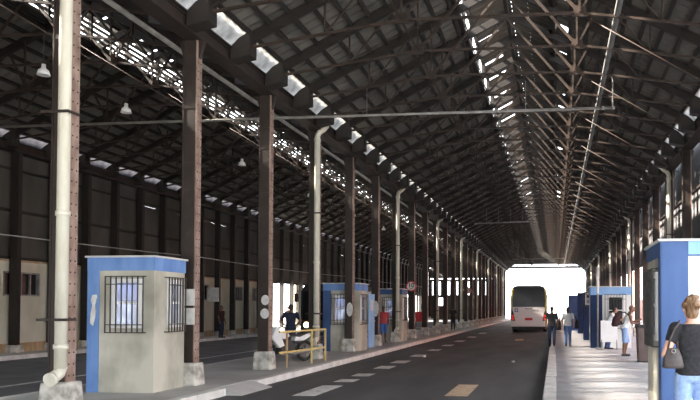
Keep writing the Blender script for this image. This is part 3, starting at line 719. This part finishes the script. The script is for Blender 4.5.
def person(loc, rz, lab, h=1.72, skin='skin_m', top='c_black', bottom='jean', hair='hair_k', sleeve=.55, legs=1.0, pose=None, vox=.011, hairstyle='short', tank=False, female=False, shoe='shoe', hem=-.06):
    """faces local +y; body is one remeshed surface, clothes and hair are its children"""
    J = {k: Vector(v) for k, v in BASE.items()}
    for k, v in (pose or {}).items(): J[k] = Vector(v)
    t = empty('person', loc, rz); t.scale = (h/1.72,)*3; tag(t, lab, 'person')
    sw = .90 if female else 1.0
    b = MB(); up = (J['neck']-J['pel'])
    def at(u): return J['pel'] + up*u
    b.loft([(at(-.12),.10,.085),(at(-.05),.155*sw+.01,.10),(at(.05),.165*sw+.008,.105),(at(.28),.135*sw,.09),(at(.6),.16*sw,.105),(at(.8),.165*sw,.10),(at(.93),.12*sw,.075),(at(1.0),.055,.055)])
    b.cone(J['neck']-up*.08, .055, J['head']+Vector((0,-.015,-.06)), .052)
    H = J['head']
    b.ball(H+Vector((0,-.012,.022)), (.074,.092,.098), 18, 14); b.ball(H+Vector((0,.025,-.045)), (.058,.065,.072), 14, 10)
    b.cone(H+Vector((0,.088,.008)), .010, H+Vector((0,.108,-.022)), .015, 8)
    b.ball(H+Vector((0,.082,-.058)), (.026,.012,.010), 8, 6)
    for s in (-1,1):
        b.ball(H+Vector((s*.076,-.012,-.008)), (.012,.02,.032), 8, 6); b.ball(H+Vector((s*.03,.078,.030)), (.022,.010,.008), 8, 6)
    for q in 'LR':
        s = -1 if q == 'L' else 1
        b.cone(J['sh'+q], .056, J['el'+q], .041, 10); b.cone(J['el'+q], .041, J['wr'+q], .028, 10)
        b.cone(J['hi'+q]+Vector((0,0,-.02)), .088, J['kn'+q], .056, 12); b.cone(J['kn'+q], .056, J['kn'+q].lerp(J['an'+q],.35)+Vector((0,-.012,0)), .054, 10)
        b.cone(J['kn'+q].lerp(J['an'+q],.35)+Vector((0,-.012,0)), .054, J['an'+q], .036, 10)
        f = J['an'+q]; b.cone(f+Vector((0,-.03,-.045)), .034, f+Vector((s*.02,.15,-.055)), .026, 10)
        w = J['wr'+q]; d = (w-J['el'+q]).normalized(); side = Vector((0,1,0)) - d*d.y
        side = side.normalized() if side.length > .2 else Vector((0,0,1)); n = d.cross(side)*s
        pc = w+d*.055
        b.cone(w+d*.015, .026, pc+side*.012, .024, 8); b.cone(w+d*.02, .026, pc-side*.014, .022, 8)
        for i, (o, L) in enumerate(((.030,.068),(.010,.078),(-.010,.072),(-.030,.056))):
            k0 = pc+d*.025+side*o; k1 = k0+d*L*.5-n*.008; k2 = k1+d*L*.42-n*.022
            b.cone(k0, .0095, k1, .0085, 8); b.cone(k1, .0085, k2, .0070, 8)
        k0 = w+d*.03+side*.024; k1 = k0+d*.03+side*.028-n*.006; b.cone(k0, .012, k1, .0095, 8); b.cone(k1, .0095, k1+d*.032+side*.006-n*.01, .008, 8)
    body = mesh_obj('body', remesh(b, 'body', M[skin], vox), t)
    # top
    g = MB(); e = .014
    g.loft([(at(hem),.172*sw+e,.115+e),(at(.06),.172*sw+e,.112+e),(at(.28),.148*sw+e,.10+e),(at(.6),.165*sw+e,.108+e),(at(.8),.168*sw+e,.10+e),(at(.92),.125*sw+e,.076+e),(at(.965),.075,.068)])
    if not tank:
        for q in 'LR':
            en = J['sh'+q].lerp(J['el'+q], min(1, sleeve*1.0)); g.cone(J['sh'+q], .064+e*.5, en, .054+e*.5, 12)
            if sleeve > 1: g.cone(J['el'+q], .056, J['el'+q].lerp(J['wr'+q], min(.97, sleeve-1)), .044, 12)
    mesh_obj('top', remesh(g, 'top', M[top], max(.011,vox), 3), t)
    # trousers or shorts
    g = MB(); g.loft([(at(-.13),.12,.10),(at(-.07),.165*sw+e,.108+e),(at(.04),.168*sw+e,.108+e),(at(.10),.16*sw+e,.102+e)])
    for q in 'LR':
        a0, k, an = J['hi'+q], J['kn'+q], J['an'+q]
        if legs >= 1:
            g.cone(a0, .100, k, .072, 12); g.cone(k, .072, an+Vector((0,0,.02)), .056, 12)
        else: g.cone(a0, .104, a0.lerp(k, legs*1.8 if legs < .55 else 1), .086, 12)
    mesh_obj('trousers' if legs >= 1 else 'shorts', remesh(g, 'trousers', M[bottom], max(.011,vox), 3), t)
    for q in 'LR':
        f = J['an'+q]; s = -1 if q == 'L' else 1
        g = MB().cone(f+Vector((0,-.035,-.042)), .042, f+Vector((s*.02,.16,-.052)), .033, 10)
        o = mesh_obj('shoe', remesh(g, 'shoe', M[shoe], .012, 1), t)
    if hair:
        g = MB(); g.ball(H+Vector((0,-.022,.034)), (.083,.096,.098), 18, 14)
        if hairstyle == 'long': g.loft([(H+Vector((0,-.045,-.20)),.05,.03),(H+Vector((0,-.05,-.10)),.075,.05),(H+Vector((0,-.045,.0)),.08,.06)])
        if hairstyle == 'bun':
            rr = random.Random(4); g.ball(H+Vector((0,-.05,-.04)), (.068,.055,.075), 14, 10)
            for k in range(16):
                a, q = rr.uniform(0,6.28), rr.uniform(-.3,1.2); g.ball(H+Vector((.075*math.cos(a)*math.cos(q), -.03+.085*math.sin(a)*math.cos(q)*(1 if math.sin(a)<0 else .3), .04+.095*math.sin(q))), (.032,.03,.024), 10, 7)
        if hairstyle == 'short': g.ball(H+Vector((0,-.055,-.045)), (.06,.05,.05), 12, 8)
        me = remesh(g, 'hair', M[hair], .009, 1)
        bm = bmesh.new(); bm.from_mesh(me)
        bmesh.ops.delete(bm, geom=[v for v in bm.verts if v.co.y > H.y+.035 and v.co.z < H.z+.062], context='VERTS'); bm.to_mesh(me); bm.free()
        mesh_obj('hair', me, t)
    return t
def P(px, py): return atz(px, py, 0)

# woman at the right edge, back to us, bag under her bent left arm
person((1.33,7.0,0), R_(6), 'woman in a black top and light jeans at the right edge', 1.66, 'skin_l', 'c_black', 'jean', 'hair_b', .42, 1, female=True, hairstyle='bun', vox=.007, hem=0.0,
       pose=dict(elL=(-.285,-.05,1.14), wrL=(-.17,.16,1.13), elR=(.25,.02,1.13), wrR=(.22,.2,1.02), shL=(-.165,0,1.40), shR=(.165,0,1.40), head=(.0,.03,1.60)))
t = empty('handbag', (1.13,6.90,.97), R_(2)); t.scale = (.78,)*3; tag(t, 'dark handbag on the shoulder of the woman in black', 'handbag')
g = MB(); g.loft([((0,0,.0),.12,.06),((0,0,.03),.135,.075),((0,0,.14),.115,.065),((0,0,.235),.075,.035),((0,0,.25),.06,.02)], 20); g.build('bag_body', M['bagm'], t)
MB().torus((0,-.055,.215), .024, .006, 'y', 16, 6).build('buckle', M['galv'], t)
MB().tube([(-.06,0,.23),(-.035,-.02,.36),(.02,-.06,.50),(.065,-.06,.56),(.085,0,.585),(.09,.07,.55),(.07,.07,.42),(.06,.02,.25)], .013, 8).build('strap', M['bagm'], t)

walk1 = dict(knL=(-.09,.10,.50), anL=(-.09,.05,.09), knR=(.09,.0,.49), anR=(.09,-.17,.12), elL=(-.25,-.05,1.13), wrL=(-.26,-.02,.88), elR=(.25,.03,1.13), wrR=(.25,.14,.91))
person(P(552,347), R_(2), 'man in a black shirt and dark trousers walking away', 1.60, 'skin_d', 'c_black', 'c_navy', 'hair_k', .6, 1, pose=walk1)
walk2 = dict(knR=(.08,.08,.50), anR=(.08,.03,.09), knL=(-.08,.0,.49), anL=(-.08,-.12,.11), elL=(-.25,-.04,1.14), wrL=(-.24,.08,.93), elR=(.25,-.04,1.14), wrR=(.25,.08,.93))
q = P(568,346.5); person(q, R_(-3), 'woman in a grey top and jeans carrying bags, walking away', 1.58, 'skin_m', 'c_grey', 'jean_d', 'hair_k', .6, 1, pose=walk2, female=True, hairstyle='long')
def bag(loc, rz, w, d, hh, lab, m, strap):
    t = empty('shoulder_bag', loc, rz); tag(t, lab, 'bag')
    MB().loft([((0,0,0),w*.85,d*.8),((0,0,.04),w,d),((0,0,hh*.7),w*.92,d*.9),((0,0,hh),w*.6,d*.45)], 18).build('bag_body', m, t)
    MB().tube([(-w*.5,0,hh*.95)]+[(x,y,z) for x,y,z in strap]+[(w*.5,0,hh*.95)], .016, 8).build('strap', m, t)
bag(q+Vector((-.37,.0,.66)), R_(70), .17, .10, .42, 'large black bag on the left side of the woman in grey', M['c_black'], [(-.04,-.09,.56),(.02,-.1,.58)])
bag(q+Vector((.36,.02,.72)), R_(80), .14, .09, .36, 'black bag on the right side of the woman in grey', M['c_black'], [(-.04,.07,.5),(.02,.08,.52)])
# man in a white tank with a backpack, leaning forward to the right
lean = dict(waist=(0,.05,1.06), neck=(0,.17,1.42), head=(0,.25,1.54), shL=(-.18,.16,1.36), shR=(.18,.16,1.36), elL=(-.22,.24,1.10), wrL=(-.16,.44,1.16), elR=(.22,.22,1.08), wrR=(.16,.42,1.08), chest=(0,.12,1.25), knL=(-.10,.10,.50), anL=(-.10,.02,.08), knR=(.10,.0,.49), anR=(.10,-.04,.08))
q = P(624.5,356); person(q, R_(-90), 'bald man in a white tank top and denim shorts with a backpack', 1.70, 'skin_d', 'c_white', 'jean', None, .5, .9, pose=lean, tank=True)
t = empty('backpack', q+Vector((-.17,0,.95)), R_(-90)); tag(t, 'dark maroon backpack on the back of the bald man', 'backpack')
bevel(MB().loft([((0,-.13,.0),.13,.08),((0,-.13,.05),.16,.12),((0,-.07,.28),.16,.13),((0,-.0,.42),.12,.08),((0,.02,.46),.06,.03)], 18).build('pack', M['c_maroon'], t), .005)
for s in (-1,1): MB().tube([(s*.10,.05,.43),(s*.125,.18,.47),(s*.13,.28,.38),(s*.125,.26,.2),(s*.12,.08,.08),(s*.1,-.06,.05)], .017, 8).build('strap', M['c_black'], t)
# person bent over behind the white board
bent = dict(pel=(0,-.08,.93), waist=(0,-.02,1.06), chest=(0,.08,1.24), neck=(0,.17,1.40), head=(0,.27,1.52), shL=(-.18,.13,1.35), shR=(.18,.13,1.35), elL=(-.24,.24,1.10), wrL=(-.18,.46,1.14), elR=(.24,.24,1.10), wrR=(.18,.46,1.14), hiL=(-.09,-.08,.89), hiR=(.09,-.08,.89), knL=(-.11,.0,.48), knR=(.11,.04,.48), anL=(-.12,-.08,.08), anR=(.12,-.02,.08))
person((2.02,26.90,0), R_(-84), 'person in a white shirt bending behind the white board', 1.66, 'skin_m', 'c_white', 'jean_d', 'hair_k', 1.4, 1, pose=bent)
# standing figures under the left nave
akimbo = dict(elL=(-.36,-.06,1.16), wrL=(-.19,.06,1.02), elR=(.34,-.06,1.16), wrR=(.19,.06,1.02))
person(P(290.5,354.5), R_(15), 'person in dark clothes with hands on hips behind the motorcycle', 1.66, 'skin_d', 'c_navy', 'c_navy', 'hair_k', .6, 1, pose=akimbo)
person((-17.4,35.2,0), R_(-100), 'person in a maroon shirt standing by the left wall', 1.66, 'skin_d', 'c_maroon', 'c_navy', 'hair_k', .6, 1)
person(P(383.5,342), R_(-160), 'person in a red shirt and blue shorts beside the third kiosk', 1.62, 'skin_d', 'c_red', 'c_blue', 'hair_k', .6, .9)
person(P(453,330), R_(10), 'dark-clothed person far back at the edge of the left platform', 1.66, 'skin_d', 'c_black', 'c_black', 'hair_k', .6, 1)
person((-18.0,45.9,0), R_(-120), 'person in pale pink standing at the bright opening in the left wall', 1.66, 'skin_m', 'c_pink', 'c_pink', 'hair_k', .6, 1)

# ------------------------------------------------------------------ light and camera
w = bpy.data.worlds.new('World'); S.world = w; w.use_nodes = True; nt = w.node_tree; bg = nt.nodes['Background']
tc = nt.nodes.new('ShaderNodeTexCoord'); sp = nt.nodes.new('ShaderNodeSeparateXYZ'); rp = nt.nodes.new('ShaderNodeValToRGB')
nt.links.new(tc.outputs['Generated'], sp.inputs[0]); nt.links.new(sp.outputs['Z'], rp.inputs[0]); nt.links.new(rp.outputs[0], bg.inputs[0])
rp.color_ramp.elements[0].color = (.96,.98,1,1); rp.color_ramp.elements[1].color = (.78,.87,1,1)
bg.inputs[1].default_value = 5.5
sun = bpy.data.lights.new('sun', 'SUN'); sun.energy = 45; sun.angle = R_(1.5); sun.color = (1,.90,.77)
so = link(bpy.data.objects.new('sun', sun)); dirv = Vector((-1,-.18,.66)); so.rotation_euler = dirv.to_track_quat('Z','Y').to_euler(); so.location = (-40,-8,35)

cam = bpy.data.cameras.new('camera'); cam.sensor_width = 36; cam.lens = 36; cam.clip_end = 2000
cam.shift_x = -(487.5-350)/700; cam.shift_y = (289.7-200)/700
co = link(bpy.data.objects.new('camera', cam)); co.location = (0,0,1.55); co.rotation_euler = (R_(91.5), 0, R_(5.5))
S.camera = co
S.view_settings.view_transform = 'Standard'; S.view_settings.look = 'None'; S.view_settings.exposure = 0.22; S.view_settings.gamma = 1; S.view_settings.use_curve_mapping = False
S.cycles.max_bounces = 8; S.cycles.diffuse_bounces = 5; S.cycles.transparent_max_bounces = 8; S.cycles.caustics_reflective = False; S.cycles.caustics_refractive = False
S.cycles.use_denoising = True
